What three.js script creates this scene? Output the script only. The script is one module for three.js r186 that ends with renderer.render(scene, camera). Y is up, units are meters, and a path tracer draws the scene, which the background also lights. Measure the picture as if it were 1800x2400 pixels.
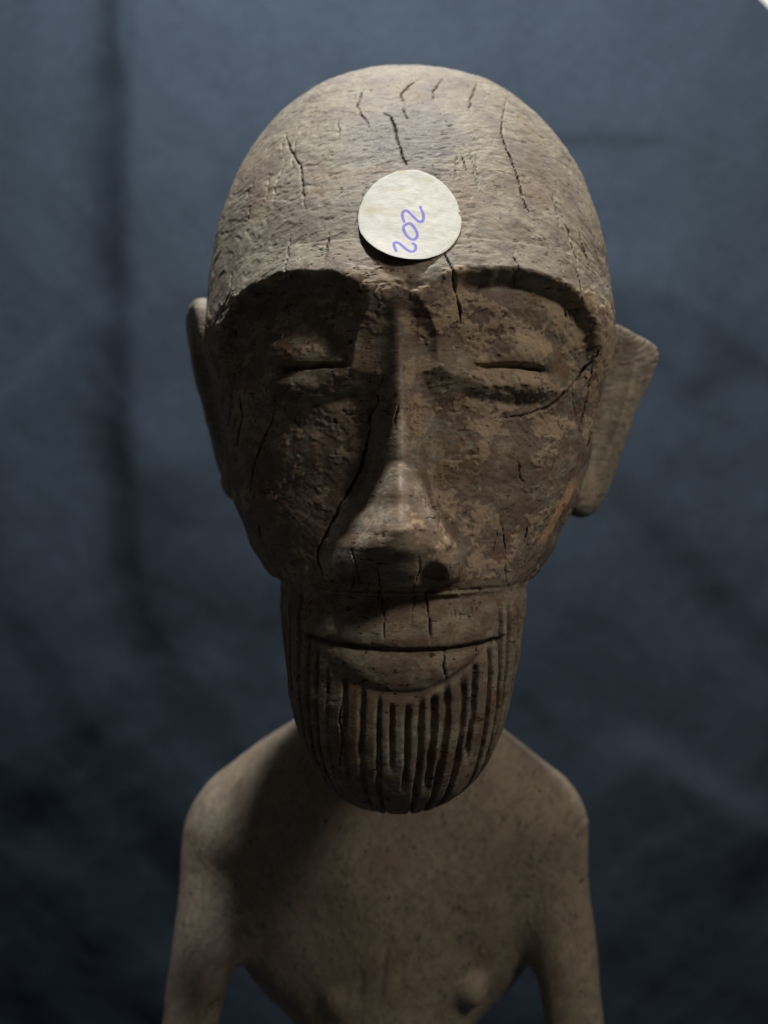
import * as THREE from 'three';
import { RectAreaLightUniformsLib } from 'three/addons/lights/RectAreaLightUniformsLib.js';
import { RoundedBoxGeometry } from 'three/addons/geometries/RoundedBoxGeometry.js';

// ---------------------------------------------------------------- camera, light, exposure
const H = 0.53;                                     // the figure's sculpting frame (millimetres) has its origin 0.53 m above the table
const scene = new THREE.Scene();
const camera = new THREE.PerspectiveCamera(67, 0.75, 0.01, 20);
camera.position.set(0, H, 0.245);
camera.lookAt(0, H, 0);
camera.focus = 0.182;
camera.userData.fStop = 10;
const renderer = new THREE.WebGLRenderer({ antialias: true });
renderer.toneMapping = THREE.LinearToneMapping;
renderer.toneMappingExposure = 1.0;
renderer.shadowMap.enabled = true;
RectAreaLightUniformsLib.init();
scene.background = new THREE.Color().setRGB(0.047, 0.0445, 0.042);   // the dim room round the camera
const LAMPS = [
  { name: 'ceiling_lamp', at: [-0.015, H + 0.84, 0.052], aim: [0, H, 0.0], size: 0.06, color: [1.0, 0.99, 0.95], power: 1180,
    label: 'small round ceiling downlight straight above the carved figure' },
  { name: 'ceiling_lamp_001', at: [0.37, H + 0.39, 0.36], aim: [0, H - 0.02, 0.0], size: 0.12, color: [1.0, 0.87, 0.72], power: 37,
    label: 'warm square lamp high on the right in front of the figure' },
];
for (const L of LAMPS) {
  const g = new THREE.Group(); g.name = L.name; g.position.set(...L.at); g.lookAt(...L.aim);
  g.userData = { label: L.label, category: 'lamp' };
  const housing = new THREE.Mesh(new RoundedBoxGeometry(L.size * 1.25, L.size * 1.25, 0.05, 3, 0.012), new THREE.MeshStandardMaterial({ color: 0xd8d8d4, roughness: 0.5 }));
  housing.name = 'lamp_housing'; housing.position.z = -0.03;
  const glow = new THREE.Mesh(new RoundedBoxGeometry(L.size, L.size, 0.008, 2, 0.003), new THREE.MeshStandardMaterial({ color: 0xffffff, emissive: new THREE.Color().setRGB(...L.color), emissiveIntensity: 6 }));
  glow.name = 'lamp_diffuser';
  const light = new THREE.RectAreaLight(new THREE.Color().setRGB(...L.color), L.power, L.size, L.size);
  light.position.z = 0.012; light.rotation.y = Math.PI; light.castShadow = true;
  g.add(housing, glow, light); scene.add(g);
}

// ---------------------------------------------------------------- helpers
const clamp = (v, a, b) => v < a ? a : v > b ? b : v;
const sstep = (a, b, v) => { const t = clamp((v - a) / (b - a), 0, 1); return t * t * (3 - 2 * t); };
const mix = (a, b, t) => a + (b - a) * t;
let seed = 90210;
const rnd = () => { seed = (seed * 1664525 + 1013904223) >>> 0; return seed / 4294967296; };
const PERM = new Uint8Array(512);
{ const p = [...Array(256).keys()]; for (let i = 255; i > 0; i--) { const j = Math.floor(rnd() * (i + 1)); [p[i], p[j]] = [p[j], p[i]]; } for (let i = 0; i < 512; i++) PERM[i] = p[i & 255]; }
const GR = new Float32Array(256 * 3);
for (let i = 0; i < 256; i++) { const z = rnd() * 2 - 1, a = rnd() * 6.2832, r = Math.sqrt(1 - z * z); GR[i * 3] = r * Math.cos(a); GR[i * 3 + 1] = r * Math.sin(a); GR[i * 3 + 2] = z; }
function n3(x, y, z) {                              // gradient noise, about -0.7..0.7
  const xf = Math.floor(x), yf = Math.floor(y), zf = Math.floor(z), X = xf & 255, Y = yf & 255, Z = zf & 255;
  x -= xf; y -= yf; z -= zf;
  const u = x * x * x * (x * (x * 6 - 15) + 10), v = y * y * y * (y * (y * 6 - 15) + 10), w = z * z * z * (z * (z * 6 - 15) + 10);
  let out = 0;
  for (let c = 0; c < 8; c++) {
    const i = c & 1, j = (c >> 1) & 1, k = c >> 2;
    const h = PERM[PERM[PERM[(X + i) & 255] + ((Y + j) & 255)] + ((Z + k) & 255)] * 3;
    out += (i ? u : 1 - u) * (j ? v : 1 - v) * (k ? w : 1 - w) * (GR[h] * (x - i) + GR[h + 1] * (y - j) + GR[h + 2] * (z - k));
  }
  return out * 1.3;
}
const fbm = (x, y, z, o = 4) => { let s = 0, a = 0.55; for (let i = 0; i < o; i++) { s += a * n3(x, y, z); a *= 0.5; x = x * 2.03 + 7.1; y = y * 2.03 + 3.7; z = z * 2.03 + 5.3; } return s; };
const smin = (a, b, k) => { const h = Math.max(k - Math.abs(a - b), 0) / k; return Math.min(a, b) - h * h * k * 0.25; };
const smax = (a, b, k) => -smin(-a, -b, k);
function lin(t, y) { let i = 0; while (i < t.length - 2 && y < t[i + 1][0]) i++; const a = t[i], b = t[i + 1]; const s = clamp((y - a[0]) / (b[0] - a[0]), 0, 1), q = s * s * (3 - 2 * s) * 0.5 + s * 0.5; return a.map((v, k) => mix(v, b[k], q)); }
// table of a profile, resampled once: rows [y, ...values] from the top down
function profile(t, y0, y1, n) { const out = []; for (let i = 0; i <= n; i++) out.push(lin(t, mix(y0, y1, i / n))); const k = out[0].length; return (y, o) => { const s = clamp((y - y0) / (y1 - y0), 0, 1) * n, i = Math.min(n - 1, Math.floor(s)), f = s - i; for (let j = 1; j < k; j++) o[j - 1] = mix(out[i][j], out[i + 1][j], f); return o; }; }
const ell = (x, y, z, rx, ry, rz) => { const a = x / rx, b = y / ry, c = z / rz, k = Math.sqrt(a * a + b * b + c * c), l = Math.sqrt(a * a / (rx * rx) + b * b / (ry * ry) + c * c / (rz * rz)); return l < 1e-9 ? -Math.min(rx, ry, rz) : k * (k - 1) / l; };
function cone(px, py, pz, ax, ay, az, ra, bx, by, bz, rb) {   // capsule whose radius changes from ra to rb
  const dx = bx - ax, dy = by - ay, dz = bz - az, t = clamp(((px - ax) * dx + (py - ay) * dy + (pz - az) * dz) / (dx * dx + dy * dy + dz * dz), 0, 1);
  return Math.hypot(px - ax - dx * t, py - ay - dy * t, pz - az - dz * t) - mix(ra, rb, t);
}

// ---------------------------------------------------------------- the carved head as a distance field, millimetres (x right, y up, z to the viewer)
const X0 = 6.5;
const SKULL = profile([            // y, half width, front z, back z, centre x
  [50, 62.6, 65, -50, 7.6], [35, 59.5, 62.5, -50, 7.5], [20, 57, 57.5, -48, 7.3], [5, 53.5, 56.5, -46, 6.4], [-8, 47.5, 58.8, -40, 5.6], [-18, 41.5, 62, -36, 5.4], [-30, 32, 58, -30, 5]], 50, -30, 120);
const SK = [0, 0, 0, 0];
function skullF(x, y, z) {
  SKULL(y, SK);
  const zc = -4 - (y > 46 ? 0.14 * (y - 46) * sstep(40, 66, y) : 0), a = SK[0], c = z > zc ? SK[1] + 4 : -4 - SK[2], dx = Math.abs(x - SK[3]), dz = Math.abs(z - zc), dy = y > 50 ? y - 50 : 0;
  let A = a, C = c, g = 1;
  const n = z > zc ? 2.25 : 2, top = 98;
  if (dy > 0) {
    const t = Math.min(dy / top, 0.9985), e = z > zc ? 1.35 : 2.1, m = z > zc ? 0.56 : 1 / 2.1;
    A = a * Math.pow(1 - Math.pow(t, 2.7), 1 / 1.95); C = c * Math.pow(1 - Math.pow(t, e), m);
    const px = Math.pow(dx / A, n), pz = Math.pow(dz / C, n), sx = a / top * (2.7 / 1.95) * Math.pow(t, 1.7) * Math.pow(1 - Math.pow(t, 2.7), 1 / 1.95 - 1), sz = c / top * m * e * Math.pow(t, e - 1) * Math.pow(1 - Math.pow(t, e), m - 1);
    const w = (px * sx + pz * sz) / (px + pz + 1e-9); g = 1 / Math.sqrt(1 + w * w);
  }
  const q = Math.pow(dx / A, n) + Math.pow(dz / C, n), k = Math.pow(q, 1 / n), r = Math.sqrt(dx * dx + dz * dz);
  return Math.max(k < 0.2 ? -Math.min(A, C) * 0.8 * g : r * (1 - 1 / k) * g, dy - top + 0.1);
}
const BEARD = profile([[-10, 34.5, 57.5, 5.4, 22], [-20, 34.8, 59.5, 5.4, 22], [-26, 34.6, 63.5, 5.3, 22], [-36, 33, 66, 5, 24], [-46, 31, 67, 4.6, 28], [-60, 28.3, 67, 4.2, 34], [-84, 26, 65, 3.5, 36]], -10, -84, 74);
const BD = [0, 0, 0, 0];
const BZ = 22;
function beardF(x, y, z) {
  BEARD(y, BD);
  const zc = BD[3], dx = Math.abs(x - BD[2]), dz = Math.abs(z - zc), c = z > zc ? BD[1] - zc : 22 + zc, dy = y < -44 ? -44 - y : 0, n = 2.2;
  const q = Math.pow(dx / BD[0], n) + Math.pow(dz / c, n), qy = dy / 35;
  const k = Math.pow(Math.pow(q, 2.4 / n) + Math.pow(qy, 2.4), 1 / 2.4), r = Math.sqrt(dx * dx + dz * dz + dy * dy);
  return Math.max(k < 0.2 ? -25 : r * (1 - 1 / k), y + 12);
}
const neckF = (x, y, z) => cone(x, y, z, 5, 0, -14, 30, 3, -105, -52, 23);
const NOSE = profile([[54, 63.5, 6, 1.6], [42, 64.4, 6.4, 1.3], [26, 66, 7.8, 1.2], [12, 69.5, 9.6, 1.25], [3, 74.6, 11.4, 1.4], [-4, 78.4, 15.2, 1.7], [-8, 77.8, 18, 1.9], [-12, 75, 19, 2.2], [-19, 70, 19.4, 2.4]], 54, -19, 73);   // ridge height, half width at the face, fullness
const NS = [0, 0, 0];
function noseF(x, y, z) {
  NOSE(y, NS);
  const dx = x - (3.6 - 0.012 * (y - 20)), t = Math.sqrt(dx * dx + 1.8) / NS[1], sl = (NS[0] - 54.5) * NS[2] * Math.pow(Math.min(t, 1.2), NS[2] - 1) / NS[1];
  let f = (z - 54.5 - (NS[0] - 54.5) * (1 - Math.pow(t, NS[2]))) / Math.sqrt(1.25 + sl * sl);
  f = smax(f, y - 53, 4);
  f = smax(f, -17.2 - y + 0.006 * (x - 4) * (x - 4), 3);
  f = smax(f, -ell(x - 11.6, y + 18.4, z - 76, 5.2, 7.4, 12), 1.2);
  f = smax(f, -ell(x + 4.6, y + 18.4, z - 76, 5.6, 7.2, 12), 1.2);
  return f;
}
function eyeF(x, y, z, s) {
  const ex = s < 0 ? -17.8 : 31.2, u = x - ex, zz = z - 47.2 + 0.012 * u * u;
  let f = ell(u, y - 39, zz, 13, 6.6, 8.6);                              // upper lid
  f = smin(f, ell(u, y - 31.8, zz + 0.3, 12, 3.6, 8.0), 1.6);           // lower lid
  return f;
}
const eyeSlit = (x, y, s) => { const u = x - (s < 0 ? -17.8 : 31.2), c = 35.9 - 0.006 * u * u; return Math.abs(u) < 10.5 ? Math.exp(-(((y - c - 0.5 * n3(x * 0.3, 5, 2)) / 0.6) ** 2)) * sstep(10.5, 6, Math.abs(u)) : 0; };
function plate(x, y, z, E) {                        // an ear: a thick rounded plate with a hollowed front
  const dx = x - E.c[0], dy = y - E.c[1], dz = z - E.c[2];
  const l = dx * E.L[0] + dy * E.L[1] + dz * E.L[2], w = dx * E.W[0] + dy * E.W[1] + dz * E.W[2] - (l > 0 ? E.fl * l * l : 0), n = dx * E.N[0] + dy * E.N[1] + dz * E.N[2];
  const rw = E.rw * (1 + E.tp * l / E.rl);
  const q = Math.pow(Math.abs(l / E.rl), 5) + Math.pow(Math.abs(w / rw), 4), k = Math.pow(q, 1 / 4.5), r = Math.hypot(l, w);
  let f = smax(k < 0.1 ? -10 : r * (1 - 1 / k), Math.abs(n + 0.004 * l * l * 0.4) - E.t, 3.2);
  f = smax(f, -ell(l - 3, w + 2.5, n - E.t - 0.6, E.rl * 0.78, rw * 0.62, 4.8), 1.4);
  return smin(f, ell(l + E.rl * 0.83, w + 2, n - 1, 6, 6, E.t * 1.1), 3);
}
function earFrame(c, L, W, rl, rw, t, fl, tp) {
  const l = new THREE.Vector3(...L).normalize(), w = new THREE.Vector3(...W); w.addScaledVector(l, -w.dot(l)).normalize();
  const n = new THREE.Vector3().crossVectors(w, l).normalize(); if (n.z < 0) n.negate();
  return { c, fl, tp, L: l.toArray(), W: w.toArray(), N: n.toArray(), rl, rw, t };
}
const EAR_L = earFrame([-56, 37, -12], [-15, 62, -2], [-0.42, 0, -0.9], 34, 10, 3.4, 0.001, 0.2);
const EAR_R = earFrame([72, 30.5, -12], [14, 58, -3], [0.86, 0, -0.5], 32.5, 11.8, 3.8, 0.0062, 0.42);

// carved grooves of the beard: [arc position at top, at bottom, y top, y bottom, half width, depth]; arc position in mm round the beard from its middle
const arcOf = (x, z) => 36 * Math.atan2((x - 4.5) / 31, Math.max(0.02, (z - BZ) / 44));
const lipArc = (x) => Math.min(-18.5, -41.6 + 0.0232 * (x - 4) * (x - 4));   // lower border of the under lip
const GROOVES = [];
{
  let q = 4711; const rr = () => { q = (q * 1103515245 + 12345) >>> 0; return (q >>> 8) / 16777216; };
  for (let c = -54; c <= 54; c += 3.5 + 1.7 * rr()) {
    const x = 4.8 + 32 * Math.sin(c / 36), side = Math.abs(x - 4.2) > 23.2, right = sstep(-8, 8, c);
    const yt = side ? -20.5 - 9 * rr() * (Math.abs(c) < 44 ? 1 : 0.3) : lipArc(x) - 1.6 - 2.2 * rr();
    const yb = (rr() < 0.16 ? -56 - 12 * rr() : -86 + 0.013 * c * c - 3 * rr());
    GROOVES.push([c, c * 0.94 - 1.2 + 1.6 * (rr() - 0.5), yt, Math.min(yb, yt - 12), 0.5 + 0.3 * rr() + 0.3 * right * (Math.abs(c) < 24 ? 1 : 0.2), (1.2 + 0.8 * rr()) * (0.7 + 0.5 * right)]);
  }
}
function grooveAt(x, y, z) {                        // depth carved at a point, and which strand it is on
  const s = arcOf(x, z), wob = 0.4 * n3(s * 0.09, y * 0.13, 3.3) + 0.2 * n3(s * 0.3, y * 0.5, 1.3);
  let d = 0, strand = 0;
  for (let i = 0; i < GROOVES.length; i++) {
    const g = GROOVES[i], t = clamp((y - g[2]) / (g[3] - g[2]), -0.2, 1.2), e = s + wob * (1 + 0.3 * Math.sin(i * 7.1)) - mix(g[0], g[1], t);
    if (e > 0) strand = i + 1;
    const ae = Math.abs(e);
    if (ae < g[4] + 0.8 && t > -0.1 && t < 1.1) {
      const hw = g[4] * (1.0 + 0.35 * n3(i * 3.7, y * 0.21, 9));
      const q = sstep(hw + 0.42, hw * 0.4 - 0.25, ae) * sstep(-0.06, 0.04, t) * sstep(1.05, 0.8, t) * g[5] * (1 + 0.35 * n3(i * 5.1, y * 0.28, 4));
      if (q > d) d = q;
    }
  }
  return [d, strand];
}

// drying cracks: [half width, depth, x, y, x, y ...] on the front of the head
const CRACKS = [
  [0.34, 2, -28.1, 107.7, -26, 100.3, -21.9, 91.1, -21, 83.1, -19.9, 76.7],
  [0.42, 2.2, -0.5, 109.4, 2, 107.6, 3.8, 97.2, 5.1, 90.7, 5.9, 88.5],
  [0.62, 3, 14, 62.3, 16, 56.3, 16.9, 52.9, 18, 48.6, 18.4, 44.9],
  [0.36, 2, 36.6, 122.9, 33.1, 110.2, 31.8, 102.8, 32.6, 96.5, 34, 91.9, 35.1, 83.6, 35.7, 79.3, 37.8, 73.8],
  [0.25, 1.4, -4, 124.8, -6.4, 120.1, -7.5, 112.7, -5.3, 107.6, -3.7, 101.8],
  [0.28, 1.6, 11.8, 128.8, 6.1, 121.2, 4.8, 117, 5.9, 112.9],
  [0.25, 1.4, 17.8, 128.9, 14.1, 119.9, 13.7, 114.4],
  [0.28, 1.6, 28.2, 129.4, 25.8, 120.6, 24.3, 116.5, 23.7, 109.2],
  [0.25, 1.3, -23.5, 69.9, -24.2, 59.3, -22.7, 55.2],
  [0.62, 2.8, -0.2, 32.5, -1.7, 25.6, -3.4, 23.6, -3.6, 19.1, -4.7, 14.6, -5.9, 9.7, -7.8, 6.3, -10.8, 2.3, -11.9, -1.1, -14.2, -5, -16.6, -9.6, -15.8, -12.9, -14.6, -16.6],
  [0.36, 2, -27.8, 27.7, -29.1, 23.2, -31.4, 19.4, -33.6, 14.6, -35.2, 9.9, -36.2, 4.1],
  [0.28, 1.6, -41.1, 34, -44.7, 24.7],
  [0.55, 2.6, 58.7, 45.8, 56.5, 41.4, 52.9, 37.7, 49.5, 33.9, 45.3, 29.4, 42.3, 27.1, 37.8, 25.3, 34, 24, 28.7, 23.4],
  [0.5, 2, 59.1, 23.9, 57, 17.6],
  [0.28, 1.2, 45.8, 15.7, 44, 12.4, 42.7, 9.9],
  [0.3, 1.4, 36.9, -3.2, 35.7, -8.7],
  [0.3, 1.6, -0.5, -18.7, -0.1, -24.1, 0, -29.9],
  [0.4, 2, 10, -19, 10.3, -24.1, 10.9, -29.9],
  [0.4, 2, 14.1, -31.6, 13.8, -35, 14.5, -38.8],
  [0.25, 1.3, 22.1, -31.7, 22, -33.7],
  [0.32, 1.8, -9.3, -42.1, -10.5, -48.1, -9.8, -54.6, -10.9, -64.2],
  [0.2, 0.9, 18.9, -22.7, 18.8, -25.6],
  [0.2, 0.9, 19.9, -23.4, 19.9, -26],
  [0.2, 0.9, 21.1, -22.4, 20.8, -25.3],
  [0.2, 0.9, 17.9, -23.5, 17.9, -25.3],
  [0.2, 0.9, 22.2, -22.9, 22.2, -24.9],
  [0.2, 0.9, 16.6, -22.8, 16.6, -25.2],
  [0.2, 0.9, 15.7, -23.2, 15.6, -24.6],
  [0.2, 1, -14.7, -17.4, -15.9, -14.6, -18.1, -12.5],
  [0.24, 1, 26.2, -12.4, 28.1, -5, 30, 0.7],
  [0.24, 1, 31.1, -18.9, 30, -14.3, 31, -10.9],
];
{                                                   // many more hairline checks, running up and down the grain
  let q = 1234; const rr = () => { q = (q * 1103515245 + 12345) >>> 0; return (q >>> 8) / 16777216; };
  for (let i = 0; i < 46; i++) {
    let x = -46 + 106 * rr(), y = i < 24 ? 62 + 50 * rr() : -14 + 60 * rr(); if (y < 50 && y > 22 && (Math.abs(x - 31) < 15 || Math.abs(x + 18) < 15)) continue;
    const c = [0.16 + 0.14 * rr(), 0.7 + 0.8 * rr(), x, y];
    for (let k = 0, n = 2 + Math.floor(4 * rr()); k < n; k++) { x += (rr() - 0.5) * 2.4 + (x - X0) * 0.012; y -= 2 + 2.5 * rr(); c.push(x, y); }
    CRACKS.push(c);
  }
}
const CR = CRACKS.map((c, n) => { const segs = []; let lo = [1e9, 1e9], hi = [-1e9, -1e9]; for (let i = 2; i < c.length; i += 2) { lo = [Math.min(lo[0], c[i]), Math.min(lo[1], c[i + 1])]; hi = [Math.max(hi[0], c[i]), Math.max(hi[1], c[i + 1])]; if (i > 2) segs.push([c[i - 2], c[i - 1], c[i], c[i + 1]]); } return { w: c[0], d: c[1], segs, lo, hi, n }; });
function crackAt(x, y) {
  let best = 0;
  for (const c of CR) {
    if (x < c.lo[0] - 2.5 || x > c.hi[0] + 2.5 || y < c.lo[1] - 2.5 || y > c.hi[1] + 2.5) continue;
    const jx = x + 0.5 * n3(y * 0.3, c.n * 5.3, 1) + 0.22 * n3(y * 1.1, c.n * 3.1, 4), jy = y + 0.3 * n3(x * 0.4, c.n * 4.3, 7);
    let m = 9;
    const N = c.segs.length; let at = 0;
    for (let i = 0; i < N; i++) { const q = c.segs[i], dx = q[2] - q[0], dy = q[3] - q[1], t = clamp(((jx - q[0]) * dx + (jy - q[1]) * dy) / (dx * dx + dy * dy), 0, 1), e = Math.hypot(jx - q[0] - dx * t, jy - q[1] - dy * t); if (e < m) { m = e; at = (i + t) / N; } }
    const taper = Math.min(1, 0.25 + 3.2 * Math.min(at, 1 - at)), w = c.w * 0.52 * taper * (0.75 + 1.5 * n3(y * 0.33, c.n * 2.7, x * 0.33));
    const v = c.d * 0.75 * taper * sstep(w + 0.22, w * 0.3 - 0.14, m);
    if (v > best) best = v;
  }
  return best;
}
const mouthY = (x) => -31.7 + 0.0026 * (x - 5) * (x - 5) - 0.012 * (x - 5);
const P = { skull: 0, beard: 0, nose: 0, eyeL: 0, eyeR: 0, earL: 0, earR: 0, neck: 0 };
function headBase(x, y, z) {
  let sk = skullF(x, y, z), f;
  if (z > 2 && y > 2 && y < 66) {
    let m = 0;
    for (let q = 0; q < 2; q++) {                    // two shallow round hollows with a crisp upper rim
      const dx = x - (q ? 31 : -23.5), dy = y - 40.5 + 0.9 * n3(x * 0.14, q * 7, 4) + 0.5 * n3(x * 0.45, q * 3, 9), out = q ? dx > 0 : dx < 0, rx = out ? (q ? 26 : 21) : (q ? 25 : 22.5);
      const e = Math.pow(Math.pow(Math.abs(dx) / rx, 2.3) + Math.pow(Math.abs(dy) / 17.6, 2.3), 1 / 2.3);
      m = Math.max(m, sstep(1.04, out ? 0.84 : mix(0.82, 0.4, sstep(15, 4, dy)), e) * mix(0.25, 1, sstep(-17, 3, dy)) * (out ? 1 - 0.5 * sstep(0.4, 1, Math.abs(dx) / rx) : 1), 0.55 * sstep(1.9, 0.7, e) * sstep(5, -16, dy) * sstep(-34, -14, dy));
    }
    m = Math.max(m, 0.5 * sstep(52, 45, y + 0.12 * (x - 3.5) * (x - 3.5) * 0.4) * sstep(22, 42, y) * sstep(17, 8, Math.abs(x - 3)));   // root of the nose
    sk += 5.6 * m * sstep(2, 18, z);
    P.eyeL = eyeF(x, y, z, -1); P.eyeR = eyeF(x, y, z, 1);
    sk = smin(sk, P.eyeL, 2); sk = smin(sk, P.eyeR, 2);
  } else P.eyeL = P.eyeR = 99;
  if (z > 20 && y < 66) sk -= 1.3 * Math.exp(-(((y - 57.5) / 6) ** 2)) * sstep(58, 30, Math.abs(x - X0));            // brow swelling
  sk = smax(sk, -19.4 - y + 0.5 * n3(x * 0.11, 2, 8), 2.2 + 3 * sstep(24, 36, Math.abs(x - 5.4)));
  P.skull = sk;
  if (z > 30 && y > -24 && y < 62) { P.nose = noseF(x, y, z); f = smin(sk, P.nose, 3); } else { P.nose = 99; f = sk; }
  if (x < -30) { P.earL = plate(x, y, z, EAR_L); P.earR = 99; f = smin(f, P.earL, 2); } else if (x > 40) { P.earR = plate(x, y, z, EAR_R); P.earL = 99; f = smin(f, P.earR, 2); } else P.earL = P.earR = 99;
  P.beard = beardF(x, y, z);
  f = y < 0 ? smin(f, P.beard, 0.8) : f;
  P.neck = neckF(x, y, z);
  return z < 30 ? smin(f, P.neck, 6) : f;
}
const crust = (x, y, z) => {                        // where pale dried dust still clings, thick enough to feel
  const zone = y > 14 && y < 57 ? sstep(14, 24, y) * (x > 8 ? 0.3 : 0.16) : y > -20 && y <= 14 ? 0.02 + 0.12 * sstep(9, 3, Math.abs(Math.abs(x - 4) - 15)) : -0.1;
  return sstep(0.13, 0.24, 0.8 * n3(x * 0.1, y * 0.12, z * 0.1 + 40) + 0.5 * n3(x * 0.27, y * 0.36, z * 0.27) + 0.35 * n3(x * 0.8, y * 1.05, z * 0.8) + zone - 0.12);
};
const flake = (x, y, z) => sstep(0.06, 0.16, n3(x * 0.17 + 30, y * 0.33, z * 0.17) + 0.45 * n3(x * 0.5, y * 0.8, z * 0.5 + 9) - 0.1);
function headF(x, y, z) {
  let f = headBase(x, y, z);
  if (f > 4.5 || f < -4.5) return f;
  // hand-carved unevenness, grain and pits
  f += 0.55 * n3(x * 0.055, y * 0.055, z * 0.055 + 9) + 0.22 * n3(x * 0.16, y * 0.19, z * 0.16);
  const rough = P.nose < 1.5 ? 0.28 : y > -20 ? 1 : 0.55;
  const ang = 0.5 * n3(x * 0.03, y * 0.03, z * 0.03 + 4), ry = y + ang * x, m1 = n3(x * 0.5, ry * 0.95, z * 0.5);
  f += rough * (0.13 * m1 + 0.10 * Math.abs(n3(x * 0.95, ry * 1.5, z * 0.95)) + 0.15 * flake(x, ry, z));
  if (z > 20 && y < 58 && y > -20) f -= 0.28 * crust(x, y, z) * sstep(0, 3, P.nose);
  const pit = n3(x * 0.42 + 3, ry * 1.15, z * 0.42) + 0.45 * n3(x * 1.3, ry * 2.0, z * 1.3) - 0.12 + 0.3 * n3(x * 0.06, y * 0.06, z * 0.06 + 2);
  if (pit > 0.52) f += rough * Math.min(0.3, (pit - 0.52) * 1.3);
  if (z > 0) {
    if (y < -12 && y > -50) {
      const inLip = sstep(25, 22.5, Math.abs(x - 5)), my = mouthY(x);
      if (z > 40) {
        const arc = lipArc(x);
        f -= 0.9 * sstep(my - 0.25, my + 0.25, y) * sstep(-18.6, -19.6, y) * sstep(30, 19, Math.abs(x - 4.6));                                        // upper lip stands proud
        f += (1.7 + 1.2 * n3(x * 0.22, 8, 1)) * Math.exp(-(((y - my + 0.55 + 0.35 * n3(x * 0.3, 1, 6)) / 0.65) ** 2)) * inLip;                                                     // the mouth line
        if (y < my && y > arc) { const v = (y - arc) / (my - arc); f -= 1.5 * Math.pow(4 * v * (1 - v), 0.7) * sstep(20, 12, Math.abs(x - 4.2)); }   // under lip
        if (y > my) f -= 0.7 * Math.exp(-(((y - my - 2.6) / 2.2) ** 2)) * sstep(24, 15, Math.abs(x - 4.6));
        f += (0.12 + 0.34 * sstep(-4, 16, x)) * (1 + 0.5 * n3(x * 0.12, 3, 7)) * Math.exp(-(((y - arc + 0.9) / 0.9) ** 2)) * sstep(26, 24, Math.abs(x - 4.2));
      }
    }
    if (y < -16 && P.beard < 6) {
      const g = grooveAt(x, y, z)[0];
      f += g;
    }
    if (y > -50 || x < -5) f += crackAt(x, y) * (P.earL < 3 || P.earR < 2 ? 0 : 1);
    if (y > 26 && y < 44 && z > 30) f += 2.0 * (eyeSlit(x, y, -1) + eyeSlit(x, y, 1));
    if (y > 20 && y < 34 && z > 30) for (const ex of [-17.8, 31.2]) { const u = x - ex; f += 0.7 * Math.exp(-(((y - 27 - 0.010 * u * u) / 1.3) ** 2)) * sstep(14, 8, Math.abs(u)); }
  }
  return f;
}
/*ENDHEAD*/

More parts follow.
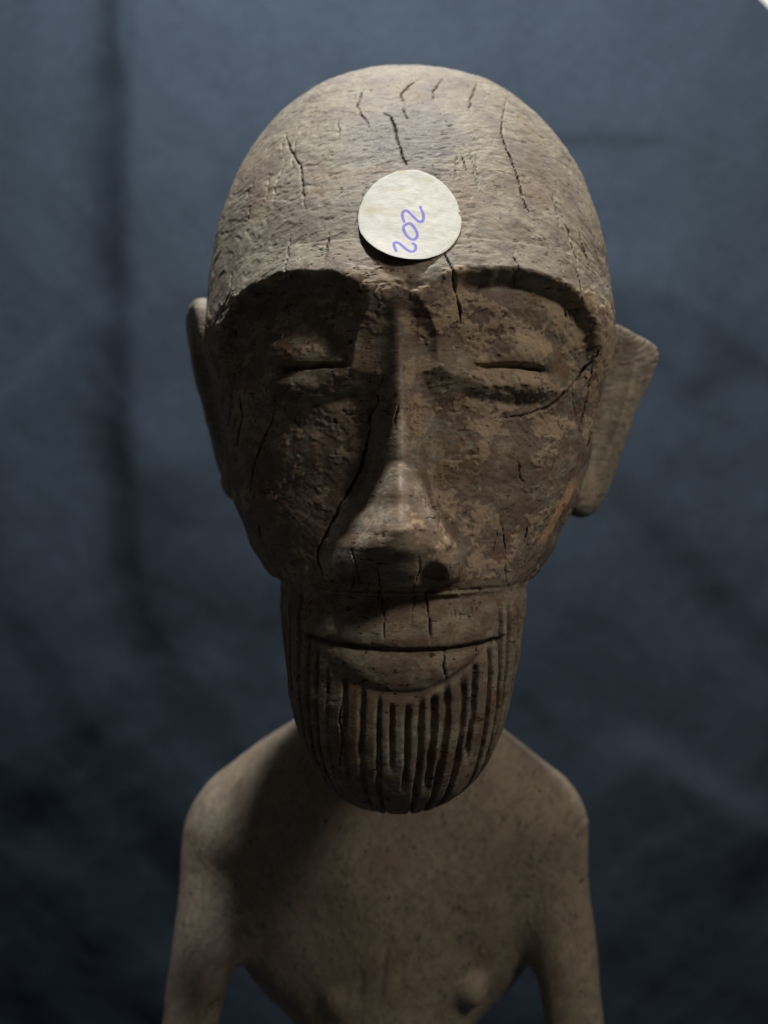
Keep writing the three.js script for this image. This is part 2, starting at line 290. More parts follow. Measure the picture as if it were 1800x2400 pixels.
// ---------------------------------------------------------------- the carved body
const B = { armL: 0, armR: 0, legL: 0, legR: 0, base: 0 };
function bodyF(X, Y, Z) {
  const x = X / 1.055, y = Y / 1.055, z = (Z + 13.5) / 1.055;
  // chest narrowing to a thin waist
  const t = clamp((y + 118) / -72, 0, 1);
  let f = ell(x - 0.5, y + 139, z + 48, 63, 60, 25);
  f = smin(f, cone(x, y, z, 1, -140, -48, 24, 1, -240, -46, 35), 12);
  f = smin(f, ell(x + 15, y + 171, z + 26.5, 5.5, 5, 5), 4);
  f = smin(f, ell(x - 31, y + 169, z + 29.5, 6, 5.2, 6), 4);
  f = smin(f, ell(x - 0.5, y + 119, z + 53, 62, 30, 23), 16);
  let tr = cone(x, y, z, 3.5, -80, -54, 20, -52, -116.5, -51, 18);
  tr = smin(tr, cone(x, y, z, 4.5, -80, -54, 20, 54, -114.5, -51, 18.5), 10);
  f = smin(f, tr, 16);
  f = smin(f, cone(x, y, z, 5, 0, -16, 26, 3, -96, -58, 19), 20);
  B.armL = Math.min(cone(x, y, z, -62, -125, -50, 13, -67, -178, -22, 9.7), cone(x, y, z, -67, -178, -22, 9.7, -60, -205, 0, 9.5));
  B.armR = Math.min(cone(x, y, z, 61.5, -121, -50, 14, 66, -178, -22, 9.9), cone(x, y, z, 66, -178, -22, 9.9, 58, -205, 0, 9.5));
  f = smin(f, B.armL, y > -166 ? 12 : 4); f = smin(f, B.armR, y > -166 ? 12 : 4);
  if (y < -200) {
    f = smin(f, ell(x - 2, y + 268, z + 46, 46, 32, 32), 14);
    B.legL = Math.min(cone(x, y, z, -18, -285, -44, 20, -20, -365, -38, 16), cone(x, y, z, -20, -365, -38, 16, -20, -476, -46, 12));
    B.legR = Math.min(cone(x, y, z, 22, -285, -44, 19, 24, -365, -38, 16), cone(x, y, z, 24, -365, -38, 16, 24, -476, -46, 12));
    B.legL = smin(B.legL, ell(x + 20, y + 481, z + 34, 13, 9, 26), 5); B.legR = smin(B.legR, ell(x - 24, y + 481, z + 34, 13, 9, 26), 5);
    f = smin(f, Math.min(B.legL, B.legR), 6);
    B.base = smax(Math.hypot(x - 2, z + 42) - 54, Math.abs(y + 493) - 5, 3);
    f = smin(f, B.base, 2);
  } else B.legL = B.legR = B.base = 99;
  if (f > 5 || f < -5) return f;
  f += 0.7 * n3(x * 0.045, y * 0.045, z * 0.045) + 0.25 * n3(x * 0.14, y * 0.09, z * 0.14) + 0.08 * n3(x * 0.5, y * 0.3, z * 0.5);
  if (z > -45 && y < -140 && y > -195) for (const [gx, y0, y1] of [[1, -146, -168], [7, -152, -166], [-6, -158, -168], [29, -149, -157]])   // cut marks on the breast
    f += 0.8 * Math.exp(-(((x - gx - 0.16 * (y + 150) + 1.5 * n3(y * 0.12, gx, 1)) / (0.9 + 0.1 * Math.abs(gx))) ** 2)) * sstep(y1 - 3, y1 + 3, y) * sstep(y0 + 3, y0 - 3, y);
  return f;
}

// ---------------------------------------------------------------- surface nets on a grid whose spacing may vary
function axis(stops) { const out = []; for (let i = 0; i < stops.length - 1; i++) { const [a, h0] = stops[i], [b, h1] = stops[i + 1]; let p = a; while (p < b - 1e-6) { out.push(p); p += mix(h0, h1, (p - a) / (b - a)); } } out.push(stops[stops.length - 1][0]); return Float64Array.from(out); }
function surface(F, xs, ys, zs) {
  const nx = xs.length, ny = ys.length, nz = zs.length, S = 8;
  const bx = Math.ceil(nx / S), by = Math.ceil(ny / S), bz = Math.ceil(nz / S), store = new Array(bx * by * bz);
  const val = (i, j, k) => {
    const b = (i >> 3) + bx * ((j >> 3) + by * (k >> 3)); let a = store[b];
    if (!a) { a = store[b] = new Float32Array(512).fill(NaN); }
    const n = (i & 7) | (j & 7) << 3 | (k & 7) << 6; let v = a[n];
    if (v !== v) { v = F(xs[i], ys[j], zs[k]); a[n] = v = v === 0 ? 1e-6 : v; v = a[n]; }
    return v;
  };
  const ids = new Map(), pos = [], key = (i, j, k) => i + nx * (j + ny * k), cells = [];
  const near = (i, j, k, s) => {
    const i1 = Math.min(i + s, nx - 1), j1 = Math.min(j + s, ny - 1), k1 = Math.min(k + s, nz - 1);
    if (i1 <= i || j1 <= j || k1 <= k) return false;
    const r = 0.5 * Math.hypot(xs[i1] - xs[i], ys[j1] - ys[j], zs[k1] - zs[k]);
    return Math.abs(F((xs[i] + xs[i1]) / 2, (ys[j] + ys[j1]) / 2, (zs[k] + zs[k1]) / 2)) < r * 1.3 + (s > 4 ? 2.5 : 1.5);
  };
  const v8 = new Float64Array(8);
  const cell = (i, j, k) => {
    let m = 0;
    for (let c = 0; c < 8; c++) { v8[c] = val(i + (c & 1), j + ((c >> 1) & 1), k + (c >> 2)); if (v8[c] < 0) m |= 1 << c; }
    if (m === 0 || m === 255) return;
    let n = 0, px = 0, py = 0, pz = 0;
    for (let a = 0; a < 8; a++) for (let q = 0; q < 3; q++) { const b = a | (1 << q); if (b === a || ((m >> a) & 1) === ((m >> b) & 1)) continue; const t = v8[a] / (v8[a] - v8[b]); px += (a & 1) + (q === 0 ? t : 0); py += ((a >> 1) & 1) + (q === 1 ? t : 0); pz += (a >> 2) + (q === 2 ? t : 0); n++; }
    px /= n; py /= n; pz /= n;
    ids.set(key(i, j, k), pos.length / 3); cells.push(i, j, k, m);
    pos.push(mix(xs[i], xs[i + 1], px), mix(ys[j], ys[j + 1], py), mix(zs[k], zs[k + 1], pz));
  };
  for (let k = 0; k < nz - 1; k += 16) for (let j = 0; j < ny - 1; j += 16) for (let i = 0; i < nx - 1; i += 16) {
    if (!near(i, j, k, 16)) continue;
    for (let c = 0; c < 64; c++) {
      const i4 = i + (c & 3) * 4, j4 = j + ((c >> 2) & 3) * 4, k4 = k + (c >> 4) * 4;
      if (!near(i4, j4, k4, 4)) continue;
      for (let kk = k4; kk < Math.min(k4 + 4, nz - 1); kk++) for (let jj = j4; jj < Math.min(j4 + 4, ny - 1); jj++) for (let ii = i4; ii < Math.min(i4 + 4, nx - 1); ii++) cell(ii, jj, kk);
    }
  }
  const tri = [];
  const quad = (a, b, c, d, flip) => { if (a === undefined || b === undefined || c === undefined || d === undefined) return; if (flip) tri.push(a, d, c, a, c, b); else tri.push(a, b, c, a, c, d); };
  for (let n = 0; n < cells.length; n += 4) {
    const i = cells[n], j = cells[n + 1], k = cells[n + 2], m = cells[n + 3], s = m & 1;
    if (s !== ((m >> 1) & 1)) quad(ids.get(key(i, j - 1, k - 1)), ids.get(key(i, j, k - 1)), ids.get(key(i, j, k)), ids.get(key(i, j - 1, k)), !s);
    if (s !== ((m >> 2) & 1)) quad(ids.get(key(i - 1, j, k - 1)), ids.get(key(i - 1, j, k)), ids.get(key(i, j, k)), ids.get(key(i, j, k - 1)), !s);
    if (s !== ((m >> 4) & 1)) quad(ids.get(key(i - 1, j - 1, k)), ids.get(key(i, j - 1, k)), ids.get(key(i, j, k)), ids.get(key(i - 1, j, k)), !s);
  }
  return { pos: Float32Array.from(pos), tri: Uint32Array.from(tri) };
}
function thin(M, coarse) {                          // fewer triangles where coarse(x, y, z) gives a cell size
  const n = M.pos.length / 3, to = new Uint32Array(n), map = new Map(), sum = [], cnt = [];
  for (let i = 0; i < n; i++) {
    const x = M.pos[3 * i], y = M.pos[3 * i + 1], z = M.pos[3 * i + 2], c = coarse(x, y, z), k = c ? Math.round(x / c) + ',' + Math.round(y / c) + ',' + Math.round(z / c) : -1;
    let id = c ? map.get(k) : undefined;
    if (id === undefined) { id = cnt.length; cnt.push(0); sum.push(0, 0, 0); if (c) map.set(k, id); }
    to[i] = id; cnt[id]++; sum[3 * id] += x; sum[3 * id + 1] += y; sum[3 * id + 2] += z;
  }
  const pos = new Float32Array(sum.length); for (let i = 0; i < cnt.length; i++) for (let q = 0; q < 3; q++) pos[3 * i + q] = sum[3 * i + q] / cnt[i];
  const tri = []; for (let i = 0; i < M.tri.length; i += 3) { const a = to[M.tri[i]], b = to[M.tri[i + 1]], c = to[M.tri[i + 2]]; if (a !== b && b !== c && a !== c) tri.push(a, b, c); }
  return { pos, tri: Uint32Array.from(tri) };
}
function normals(M) {
  const g = new THREE.BufferGeometry(); g.setAttribute('position', new THREE.BufferAttribute(M.pos, 3)); g.setIndex(new THREE.BufferAttribute(M.tri, 1)); g.computeVertexNormals();
  M.nor = g.getAttribute('normal').array;
}
// one geometry per part out of the joint surface, positions in metres above the table
function splitParts(M, partOf, colour, uvOf) {
  const lists = new Map(), n = M.pos.length / 3, col = new Float32Array(n * 3), uv = new Float32Array(n * 2);
  for (let i = 0; i < n; i++) { const c = colour(M.pos[3 * i], M.pos[3 * i + 1], M.pos[3 * i + 2]); col[3 * i] = c[0]; col[3 * i + 1] = c[1]; col[3 * i + 2] = c[2]; const u = uvOf(M.pos[3 * i], M.pos[3 * i + 1], M.pos[3 * i + 2]); uv[2 * i] = u[0]; uv[2 * i + 1] = u[1]; }
  for (let t = 0; t < M.tri.length; t += 3) {
    let x = 0, y = 0, z = 0; for (let q = 0; q < 3; q++) { const v = M.tri[t + q] * 3; x += M.pos[v] / 3; y += M.pos[v + 1] / 3; z += M.pos[v + 2] / 3; }
    const p = partOf(x, y, z); let l = lists.get(p); if (!l) lists.set(p, l = []); l.push(M.tri[t], M.tri[t + 1], M.tri[t + 2]);
  }
  const out = {};
  for (const name of [...lists.keys()].filter((k) => k.startsWith('strand:'))) {   // loose scraps beyond a strand's main piece go to the beard
    const l = lists.get(name), up = new Map(), root = (v) => { while (up.get(v) !== v) { up.set(v, up.get(up.get(v))); v = up.get(v); } return v; };
    for (const v of l) if (!up.has(v)) up.set(v, v);
    for (let i = 0; i < l.length; i += 3) { const a = root(l[i]); up.set(root(l[i + 1]), a); up.set(root(l[i + 2]), a); }
    const count = new Map(); for (let i = 0; i < l.length; i += 3) { const a = root(l[i]); count.set(a, (count.get(a) || 0) + 1); }
    const main = [...count].sort((a, b) => b[1] - a[1])[0], keep = [], rest = lists.get('beard');
    for (let i = 0; i < l.length; i += 3) { const to = main[1] > 150 && root(l[i]) === main[0] ? keep : rest; to.push(l[i], l[i + 1], l[i + 2]); }
    if (keep.length) lists.set(name, keep); else lists.delete(name);
  }
  for (const [name, l] of lists) {
    const to = new Map(), p = [], nn = [], c = [], u = [], idx = new Uint32Array(l.length);
    for (let i = 0; i < l.length; i++) { const v = l[i]; let id = to.get(v); if (id === undefined) { id = to.size; to.set(v, id); p.push(M.pos[3 * v] / 1000, M.pos[3 * v + 1] / 1000 + H, M.pos[3 * v + 2] / 1000); nn.push(M.nor[3 * v], M.nor[3 * v + 1], M.nor[3 * v + 2]); c.push(col[3 * v], col[3 * v + 1], col[3 * v + 2]); u.push(uv[2 * v], uv[2 * v + 1]); } idx[i] = id; }
    const g = new THREE.BufferGeometry();
    g.setAttribute('position', new THREE.Float32BufferAttribute(p, 3)); g.setAttribute('normal', new THREE.Float32BufferAttribute(nn, 3)); g.setAttribute('color', new THREE.Float32BufferAttribute(c, 3)); g.setAttribute('uv', new THREE.Float32BufferAttribute(u, 2));
    g.setIndex(new THREE.BufferAttribute(idx, 1)); out[name] = g;
  }
  return out;
}

// ---------------------------------------------------------------- wood: fine tiling grain, colours
function tile(N, fn) { const out = new Float32Array(N * N); for (let j = 0; j < N; j++) for (let i = 0; i < N; i++) out[j * N + i] = fn(i / N, j / N); return out; }
function periodic(px, py, s) { const g = new Float32Array(px * py); for (let i = 0; i < g.length; i++) g[i] = rnd(); return (u, v) => { const x = u * px, y = v * py, i = Math.floor(x), j = Math.floor(y), fx = x - i, fy = y - j, a = fx * fx * (3 - 2 * fx), b = fy * fy * (3 - 2 * fy), i0 = i % px, i1 = (i + 1) % px, j0 = (j % py) * px, j1 = ((j + 1) % py) * px; return s * (mix(mix(g[j0 + i0], g[j0 + i1], a), mix(g[j1 + i0], g[j1 + i1], a), b) - 0.5); }; }
function dataTexture(N, bytes, srgb) { const t = new THREE.DataTexture(bytes, N, N, THREE.RGBAFormat); t.wrapS = t.wrapT = THREE.RepeatWrapping; t.magFilter = THREE.LinearFilter; t.minFilter = THREE.LinearFilter; if (srgb) t.colorSpace = THREE.SRGBColorSpace; t.needsUpdate = true; return t; }
const TN = 1024;
const L1 = [periodic(28, 46, 1), periodic(74, 120, 0.9), periodic(170, 260, 0.7), periodic(360, 480, 0.5)], L2 = [periodic(48, 90, 1), periodic(120, 210, 0.8)], L3 = periodic(9, 14, 1);
const grain = tile(TN, (u, v) => L1.reduce((s, f) => s + f(u, v), 0));
const fleck = tile(TN, (u, v) => { const q = L2[0](u, v) + L2[1](u, v) + 0.35 * L3(u, v); return sstep(0.42, 0.66, q); });
const light = tile(TN, (u, v) => { const q = L2[0](v, u) * 0.3 + L1[0](u, v) * 0.8 + L1[2](u, v) * 0.9 - 0.3 * L3(u, v); return sstep(0.3, 0.6, q); });
const pack = (f) => { const a = new Uint8Array(TN * TN * 4); for (let i = 0; i < TN * TN; i++) { const c = f(i); a[4 * i] = c[0]; a[4 * i + 1] = c[1]; a[4 * i + 2] = c[2]; a[4 * i + 3] = 255; } return a; };
const grainMap = dataTexture(TN, pack((i) => { const g = clamp(240 + 34 * grain[i] + 30 * light[i] - 95 * fleck[i], 40, 255); return [g, g * (1 - 0.02 * fleck[i]), g * (1 - 0.05 * fleck[i])]; }), true);
const grainBump = dataTexture(TN, pack((i) => { const g = clamp(150 + 70 * grain[i] - 90 * fleck[i], 0, 255); return [g, g, g]; }));
const grainRough = dataTexture(TN, pack((i) => { const g = clamp(205 + 40 * grain[i] + 30 * fleck[i], 60, 255); return [g, g, g]; }));
for (const t of [grainMap, grainBump, grainRough]) t.repeat.set(1 / 0.064, 1 / 0.064);
const wood = (roughness, bump, extra = {}) => new THREE.MeshPhysicalMaterial({ vertexColors: true, map: grainMap, bumpMap: grainBump, bumpScale: bump, roughnessMap: grainRough, roughness, specularIntensity: 0.45, ...extra });
const WOOD = { skull: wood(0.85, 0.00013), nose: wood(0.68, 0.00008), face: wood(0.88, 0.00013), beard: wood(0.85, 0.00012), body: wood(0.74, 0.00025), ear: wood(0.7, 0.0001) };
const c3 = (r, g, b) => [r, g, b], blend = (a, b, t) => [mix(a[0], b[0], t), mix(a[1], b[1], t), mix(a[2], b[2], t)];
const TAN = c3(0.240, 0.215, 0.163), GREY = c3(0.178, 0.157, 0.124), MAUVE = c3(0.150, 0.125, 0.104), BROWN = c3(0.118, 0.086, 0.061), DARK = c3(0.066, 0.049, 0.036), RUST = c3(0.125, 0.070, 0.040), DUST = c3(0.31, 0.238, 0.16), OCHRE = c3(0.36, 0.235, 0.135);
const gate = (v, at, soft) => sstep(at - soft, at + soft, v);
function woodColour(x, y, z, g) {                  // one weathered brown wood with paler and darker patches, the same all over the figure
  const a = fbm(x * 0.045 * g, y * 0.045 * g, z * 0.045 * g, 4), b = fbm(x * 0.13 * g + 40, y * 0.16 * g, z * 0.13 * g, 4), c = fbm(x * 0.4 * g, y * 0.7 * g + 20, z * 0.4 * g, 4), e = n3(x * 0.9, y * 1.6, z * 0.9);
  let k = blend(GREY, TAN, gate(c + 0.5 * a, 0.04, 0.18)); k = blend(k, MAUVE, gate(fbm(x * 0.07 + 9, y * 0.07 + 9, z * 0.07, 3) + 0.5 * b, 0.12, 0.18));
  k = blend(k, RUST, 0.4 * gate(a + 0.5 * c, 0.2, 0.14)); return [blend(k, DARK, 0.55 * gate(-c - e * 0.3, 0.4, 0.12) + 0.4 * gate(b + 0.3 * c, 0.3, 0.12)), b, c, e];
}
function headColour(x, y, z) {
  let [k, b, c, e] = woodColour(x, y, z, 1);
  k = blend(k, MAUVE, 0.5 * flake(x, y, z));
  k = blend(k, [0.115, 0.097, 0.088], 0.85 * gate(0.7 * b + 0.5 * c + 1 - Math.hypot((x - 7) / 17, (y - 100) / 17), 0.22, 0.2));   // a dark rubbed patch on the crown
  if (z > 15 && y < 54) {                          // brown and reddish stains on the face and beard, with edges of their own
    k = blend(k, BROWN, 0.7 * gate(0.8 * b + 0.5 * c + 0.25 * e, -0.02, 0.07)); k = blend(k, RUST, 0.5 * gate(fbm(x * 0.1 + 70, y * 0.1, z * 0.1, 4) + 0.4 * c, 0.16, 0.07));
  }
  if (z > 20 && y < 58 && y > -20) k = blend(k, DUST, (x > X0 + 2 ? 0.85 : 0.7) * crust(x, y, z) * (0.8 + 0.4 * e));
  if (z > 20 && x > 34 && y < 12 && y > -12) { const m = Math.abs((x - 48.5) - 0.62 * (y - 2)) / 2.2 + 0.9 * b; k = blend(k, OCHRE, gate(-m, -0.75, 0.2) * sstep(-10, -6, y) * sstep(10, 7, y)); }   // bare wood where the cheek is rubbed
  return k;
}
function bodyColour(X, Y, Z) {
  const [k, b] = woodColour(X / 1.055, Y / 1.055, (Z + 13.5) / 1.055, 0.8);
  return blend(k, OCHRE, 0.35 * gate(b, 0.42, 0.1)).map((v, i) => 0.45 * v * 1.2 + 0.55 * [0.192, 0.156, 0.118][i]);
}
const headUV = (x, y, z) => [Math.atan2(x - 6, z + 14) * 0.062, (y + (y > 55 ? 0.0065 * (y - 55) ** 2 : 0)) / 1000];
const bodyUV = (x, y, z) => [y / 1000, (x + 0.7 * z) / 1000];

// ---------------------------------------------------------------- the figure: one thing, its parts cut from the joint surface
const CELL = 0.305;
const figure = new THREE.Group(); figure.name = 'carved_figure';
figure.userData = { label: 'dark carved wooden figure of a bald bearded man, bare chested, in front of navy cloth', category: 'statue' };
scene.add(figure);
const addPart = (name, g, m, parent = figure) => { const o = new THREE.Mesh(g, m); o.name = name; o.castShadow = o.receiveShadow = true; parent.add(o); return o; };
{
  const M = thin(surface(headF, axis([[-80, CELL], [98, CELL]]), axis([[-78, CELL], [130, CELL], [154, 0.4]]), axis([[-80, 1.2], [-20, 1.0], [0, 0.6], [16, CELL], [94, CELL]])), (x, y, z) => z < -22 ? 2.4 : z < -6 && x > -50 && x < 62 ? 1.2 : 0);
  normals(M);
  const partOf = (x, y, z) => {
    headBase(x, y, z);
    if (Math.min(P.earL, P.earR) < P.skull - 0.2 && Math.min(P.earL, P.earR) < 3) return P.earL < P.earR ? 'ear:left' : 'ear:right';
    if (y < -18.2 && P.beard < P.neck + 1) {
      const my = mouthY(x);
      if (z > 38 && y >= my - 0.4 && Math.abs(x - 4.6) < 26.5) return 'upper_lip';
      if (z > 38 && y > lipArc(x) - 0.2 && Math.abs(x - 4.2) < 23) return 'lower_lip';
      if (y > -19.5 && P.skull < P.beard) return 'head';
      const g = grooveAt(x, y, z);
      return g[0] > 0.5 || y > -24 ? 'beard' : 'strand:' + g[1];
    }
    if (P.nose < P.skull - 0.1) return 'nose';
    if (P.eyeL < 0.9 && P.eyeL <= P.skull + 0.9) return 'eye:left';
    if (P.eyeR < 0.9 && P.eyeR <= P.skull + 0.9) return 'eye:right';
    return 'head';
  };
  const G = splitParts(M, partOf, headColour, headUV);
  const head = addPart('head', G.head, WOOD.skull);
  addPart('nose', G.nose, WOOD.nose, head);
  for (const s of ['left', 'right']) { addPart(s === 'left' ? 'eye' : 'eye_001', G['eye:' + s], WOOD.face, head); addPart(s === 'left' ? 'ear' : 'ear_001', G['ear:' + s], WOOD.ear, head); }
  addPart('upper_lip', G.upper_lip, WOOD.face, head); addPart('lower_lip', G.lower_lip, WOOD.face, head);
  const beard = addPart('beard', G.beard, WOOD.beard);
  let n = 0; for (const k of Object.keys(G).filter((k) => k.startsWith('strand:')).sort((a, b) => a.slice(7) - b.slice(7))) { addPart(n ? 'beard_strand_' + String(n).padStart(3, '0') : 'beard_strand', G[k], WOOD.beard, beard); n++; }
  console.log('head triangles', M.tri.length / 3, 'strands', n);
}
{
  const M = surface(bodyF, axis([[-92, 0.9], [92, 0.9]]), axis([[-532, 3], [-225, 2.2], [-205, 0.9], [-44, 0.9]]), axis([[-106, 2.2], [-80, 0.9], [0, 0.9], [24, 1.6]]));
  normals(M);
  const G = splitParts(M, (x, y, z) => { bodyF(x, y, z); if (y < -340) { const m = Math.min(B.base, B.legL, B.legR); return m === B.base ? 'plinth' : m === B.legL ? 'leg:0' : 'leg:1'; } return B.base < 1.2 ? 'plinth' : B.legL < 1.2 ? 'leg:0' : B.legR < 1.2 ? 'leg:1' : B.armL < 1.3 && x < -47 ? 'arm:0' : B.armR < 1.3 && x > 49 ? 'arm:1' : 'torso'; }, bodyColour, bodyUV);
  addPart('torso', G.torso, WOOD.body); addPart('arm', G['arm:0'], WOOD.body); addPart('arm_001', G['arm:1'], WOOD.body);
  addPart('leg', G['leg:0'], WOOD.body); addPart('leg_001', G['leg:1'], WOOD.body); addPart('plinth', G.plinth, WOOD.body);
  console.log('body triangles', M.tri.length / 3);
}

// ---------------------------------------------------------------- the paper sticker, bent and lifting at its lower left edge
{
  const N = 512, px = new Uint8Array(N * N * 4), hp = new Uint8Array(N * N * 4);
  const stroke = (pts) => { const c = new THREE.CatmullRomCurve3(pts.map(([x, y]) => new THREE.Vector3((x - 790) / 680, (690 - y) / 600, 0)), false, 'centripetal').getPoints(60); return c; };
  const ink = [
    stroke([[606, 1186], [588, 1135], [578, 1090], [592, 1070], [628, 1068], [680, 1108], [745, 1165], [800, 1190], [840, 1175], [855, 1135], [850, 1095], [824, 1078]]),
    stroke([[712, 850], [745, 825], [790, 818], [838, 862], [878, 935], [876, 985], [840, 1022], [795, 1018], [745, 975], [712, 920], [704, 870], [718, 842], [760, 818]]),
    stroke([[712, 788], [694, 740], [694, 680], [715, 648], [748, 645], [800, 690], [850, 742], [905, 788], [945, 786], [966, 745], [964, 680], [945, 640], [930, 590]])];
  const f1 = periodic(30, 110, 1), f2 = periodic(80, 240, 0.7), f3 = periodic(7, 9, 1);
  for (let j = 0; j < N; j++) for (let i = 0; i < N; i++) {
    const x = (i + 0.5) / N * 2 - 1, y = (j + 0.5) / N * 2 - 1; let d = 9;
    for (const s of ink) for (let k = 0; k < s.length - 1; k++) { const a = s[k], b = s[k + 1], dx = b.x - a.x, dy = b.y - a.y, t = clamp(((x - a.x) * dx + (y - a.y) * dy) / (dx * dx + dy * dy + 1e-9), 0, 1), e = Math.hypot(x - a.x - dx * t, y - a.y - dy * t); if (e < d) d = e; }
    const w = 0.026 + 0.006 * f2((i / N), (j / N)), on = sstep(w + 0.012, w - 0.008, d) * (0.86 + 0.2 * f1(i / N, j / N)), fib = f1(i / N, j / N) + f2(i / N, j / N), age = sstep(0.1, 0.45, f3(i / N, j / N) + 0.25 * fib + 0.25 * (y - x) - 0.25);
    const o = 4 * (j * N + i), base = [173 + 12 * fib - 16 * age, 174 + 12 * fib - 24 * age, 168 + 12 * fib - 44 * age], blue = [84, 84, 178];
    for (let q = 0; q < 3; q++) px[o + q] = clamp(mix(base[q], blue[q], on), 0, 255);
    px[o + 3] = 255; const h = clamp(128 + 70 * fib, 0, 255); hp[o] = hp[o + 1] = hp[o + 2] = h; hp[o + 3] = 255;
  }
  const map = dataTexture(N, px, true), bump = dataTexture(N, hp);
  const R = 12.6, rings = 26, seg = 96, p = [], uv = [], idx = [];
  const at = (r, a, side) => {
    const nick = 1 + 0.012 * n3(Math.cos(a) * 2.2, Math.sin(a) * 2.2, 3) * r + (Math.sin(a) < -0.2 ? 0.008 * n3(a * 5, 2, 8) * r : 0);
    const x = Math.cos(a) * r * R * nick, y = Math.sin(a) * r * R * nick * 1.24, s = -0.45 * x - 0.89 * y;      // s: towards the free edge
    const lift = 0.5 + 0.06 * (Math.sqrt((s + 9) * (s + 9) + 9) + s + 9 - 1.5) * 0.5 + 0.12 * n3(x * 0.2, y * 0.2, 5), bow = 0.010 * Math.max(0, s - 6) ** 2 - 0.008 * x * x + 0.12 * n3(x * 0.5, y * 0.5, 2);
    p.push(x, y, lift + bow + (side ? -0.13 : 0)); uv.push(0.5 + Math.cos(a) * r * 0.5, 0.5 + Math.sin(a) * r * 0.5);
  };
  for (let side = 0; side < 2; side++) { at(0, 0, side); for (let r = 1; r <= rings; r++) for (let s = 0; s < seg; s++) at(r / rings, s / seg * 2 * Math.PI, side); }
  const per = 1 + rings * seg, id = (side, r, s) => side * per + (r === 0 ? 0 : 1 + (r - 1) * seg + (s % seg));
  for (let side = 0; side < 2; side++) for (let r = 0; r < rings; r++) for (let s = 0; s < seg; s++) { const a = id(side, r, s), b = id(side, r + 1, s), c = id(side, r + 1, s + 1), d = id(side, r, s + 1); const t = r === 0 ? [a, b, c] : [a, b, c, a, c, d]; if (side) t.reverse(); idx.push(...t); }
  for (let s = 0; s < seg; s++) { const a = id(0, rings, s), b = id(0, rings, s + 1), c = id(1, rings, s), d = id(1, rings, s + 1); idx.push(a, c, d, a, d, b); }
  const g = new THREE.BufferGeometry(); g.setAttribute('position', new THREE.Float32BufferAttribute(p.map((v) => v / 1000), 3)); g.setAttribute('uv', new THREE.Float32BufferAttribute(uv, 2)); g.setIndex(idx); g.computeVertexNormals();
  const o = new THREE.Mesh(g, new THREE.MeshStandardMaterial({ map, bumpMap: bump, bumpScale: 0.00008, roughness: 0.8 }));
  o.name = 'paper_sticker'; o.castShadow = o.receiveShadow = true;
  o.userData = { label: 'round off-white paper sticker with handwritten blue number on the figure\u2019s forehead', category: 'sticker' };
  // its seat on the forehead: the point and the slope of the wood there
  const cx = 6.3, cy = 72.0; let z0 = 80; while (headBase(cx, cy, z0) > 0.02 && z0 > 0) z0 -= 0.02;
  const gx = headBase(cx + 3, cy, z0) - headBase(cx - 3, cy, z0), gy = headBase(cx, cy + 6, z0) - headBase(cx, cy - 6, z0), gz = headBase(cx, cy, z0 + 3) - headBase(cx, cy, z0 - 3);
  const nrm = new THREE.Vector3(gx / 6, gy / 12, gz / 6).normalize();
  o.position.set(cx / 1000, cy / 1000 + H, z0 / 1000); o.quaternion.setFromUnitVectors(new THREE.Vector3(0, 0, 1), nrm);
  scene.add(o);
  console.log('sticker', z0, nrm.toArray());
}

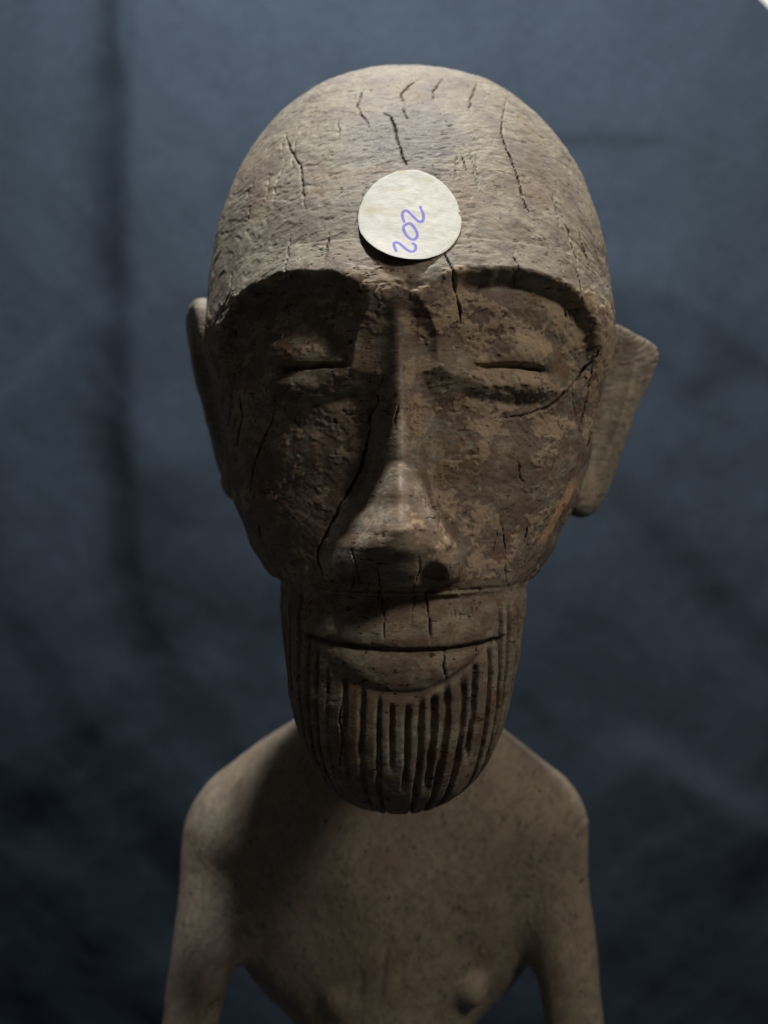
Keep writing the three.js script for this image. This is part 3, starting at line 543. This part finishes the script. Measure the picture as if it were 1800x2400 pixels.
// ---------------------------------------------------------------- navy cloth, hung behind and spread under the figure; table and wall
{
  const folds = [   // [x0, y0, x1, y1, height, steep side width, slow side width, side]
    [-182, 470, -170, -10, 25, 27, 130, 1], [-90, 470, -84, 150, 6, 30, 60, 1], [70, 470, 84, 120, 5, 30, 70, -1], [-150, -60, -120, -280, 7, 40, 90, 1], [-205, 440, -196, 330, 4, 8, 30, -1],
     [-300, 60, -215, 145, 4, 9, 40, -1], [120, 290, 215, 286, 2.6, 9, 50, 1], [198, 172, 300, 104, 5, 16, 60, 1], [165, 178, 225, 95, 4, 16, 45, 1],
    [150, 60, 300, -90, 5, 24, 80, 1], [120, -60, 260, -230, 4, 26, 70, 1], [-290, -230, -200, -120, 3, 20, 60, 1], [-260, -60, -150, -260, 2.5, 24, 60, 1], [180, -180, 300, -250, 6, 18, 60, -1], [60, 420, 90, 300, 2.5, 10, 40, 1], [-90, 400, -60, 300, 3, 14, 50, 1]];
  const relief = (x, y) => {
    let h = -0.00026 * (y - 40) ** 2 * (y > 40 ? 1 : 0.8) + 8 * n3(x * 0.0055, y * 0.0042, 3) + 2.6 * n3((x + y) * 0.011, (x - y) * 0.005, 8) + 2.6 * n3(x * 0.02, y * 0.016, 5) + 2 * (0.3 - Math.abs(n3((x + 0.6 * y) * 0.014, (y - 0.5 * x) * 0.007, 14))) + 1.2 * (0.3 - Math.abs(n3((x - 0.8 * y) * 0.02, (y + 0.5 * x) * 0.011, 24))) + 0.45 * n3(x * 0.07, y * 0.06, 2);
    for (const f of folds) {
      const dx = f[2] - f[0], dy = f[3] - f[1], l2 = dx * dx + dy * dy, l = Math.sqrt(l2), t = ((x - f[0]) * dx + (y - f[1]) * dy) / l2, s = f[7] * ((x - f[0]) * -dy + (y - f[1]) * dx) / l + 3 * n3(t * 3, f[0], 2);
      const along = sstep(-0.22, 0.12, t) * sstep(1.22, 0.88, t); if (along <= 0) continue;
      h += f[4] * along * (s < 0 ? Math.exp(-((s / f[5]) ** 2)) : Math.exp(-((s / f[6]) ** 2) * 1.2));
    }
    return h;
  };
  const NX = 340, NS = 420, p = [], uv = [], idx = [], zW = -325, rad = 90, top = 470, bottom = -H * 1000 + 3;
  const vert = top - (bottom + rad), arc = rad * Math.PI / 2, flat = 520, total = vert + arc + flat;
  for (let j = 0; j <= NS; j++) for (let i = 0; i <= NX; i++) {
    const s = j / NS * total, yv = top - s, xm = Math.min(640, 293 - (Math.max(yv, -200) - 403) * 0.85), x = mix(-640, xm, i / NX);
    let y, z, ny, nz;
    if (s < vert) { y = yv; z = zW; ny = 0; nz = 1; } else if (s < vert + arc) { const a = (s - vert) / rad; y = bottom + rad - rad * Math.sin(a); z = zW + rad - rad * Math.cos(a); ny = Math.sin(a); nz = Math.cos(a); } else { y = bottom; z = zW + rad + (s - vert - arc); ny = 1; nz = 0; }
    const calm = s < vert ? 1 : Math.max(0.0, 1 - (s - vert) / (arc * 0.9)), h = Math.max(relief(x, yv) * calm, -95);
    p.push(x / 1000, (y + ny * h) / 1000 + H, (z + nz * h) / 1000); uv.push(x / 1000, yv / 1000);
  }
  for (let j = 0; j < NS; j++) for (let i = 0; i < NX; i++) { const a = j * (NX + 1) + i, b = a + 1, c = a + NX + 1, d = c + 1; idx.push(a, c, d, a, d, b); }
  const g = new THREE.BufferGeometry(); g.setAttribute('position', new THREE.Float32BufferAttribute(p, 3)); g.setAttribute('uv', new THREE.Float32BufferAttribute(uv, 2)); g.setIndex(idx); g.computeVertexNormals();
  const N = 512, w = new Uint8Array(N * N * 4), wc = new Uint8Array(N * N * 4), s1 = periodic(20, 20, 1), s2 = periodic(128, 128, 1);
  for (let j = 0; j < N; j++) for (let i = 0; i < N; i++) { const o = 4 * (j * N + i), over = ((i >> 1) + (j >> 1)) & 1, a = 120 + (over ? 60 : -40) + 40 * s2(i / N, j / N), b = 228 + 14 * s1(i / N, j / N) + 8 * s2(i / N, j / N); for (let q = 0; q < 3; q++) { w[o + q] = a; wc[o + q] = clamp(b, 0, 255); } w[o + 3] = wc[o + 3] = 255; }
  const weave = dataTexture(N, w), tint = dataTexture(N, wc, true); weave.repeat.set(1 / 0.09, 1 / 0.09); tint.repeat.set(1 / 0.13, 1 / 0.13);
  const o = new THREE.Mesh(g, new THREE.MeshPhysicalMaterial({ color: new THREE.Color().setRGB(0.041, 0.058, 0.084), map: tint, bumpMap: weave, bumpScale: 0.00006, roughness: 0.9, specularIntensity: 0.15, side: THREE.DoubleSide }));
  o.name = 'backdrop_cloth'; o.castShadow = o.receiveShadow = true; o.userData = { label: 'creased navy blue cloth hanging behind the carved figure', category: 'cloth' };
  scene.add(o);
  const table = new THREE.Mesh(new RoundedBoxGeometry(1.3, 0.03, 0.62, 2, 0.004), new THREE.MeshStandardMaterial({ color: 0x6b5136, roughness: 0.6 }));
  table.name = 'table_top'; table.position.set(0, -0.0185, -0.03); table.userData = { kind: 'structure' }; table.castShadow = table.receiveShadow = true; scene.add(table);
  const wall = new THREE.Mesh(new THREE.BoxGeometry(3, 2.2, 0.08), new THREE.MeshStandardMaterial({ color: new THREE.Color().setRGB(0.78, 0.79, 0.78), roughness: 0.9 }));
  wall.name = 'wall'; wall.position.set(0, 0.7, -0.47); wall.userData = { kind: 'structure' }; wall.receiveShadow = true; scene.add(wall);
}
renderer.render(scene, camera);
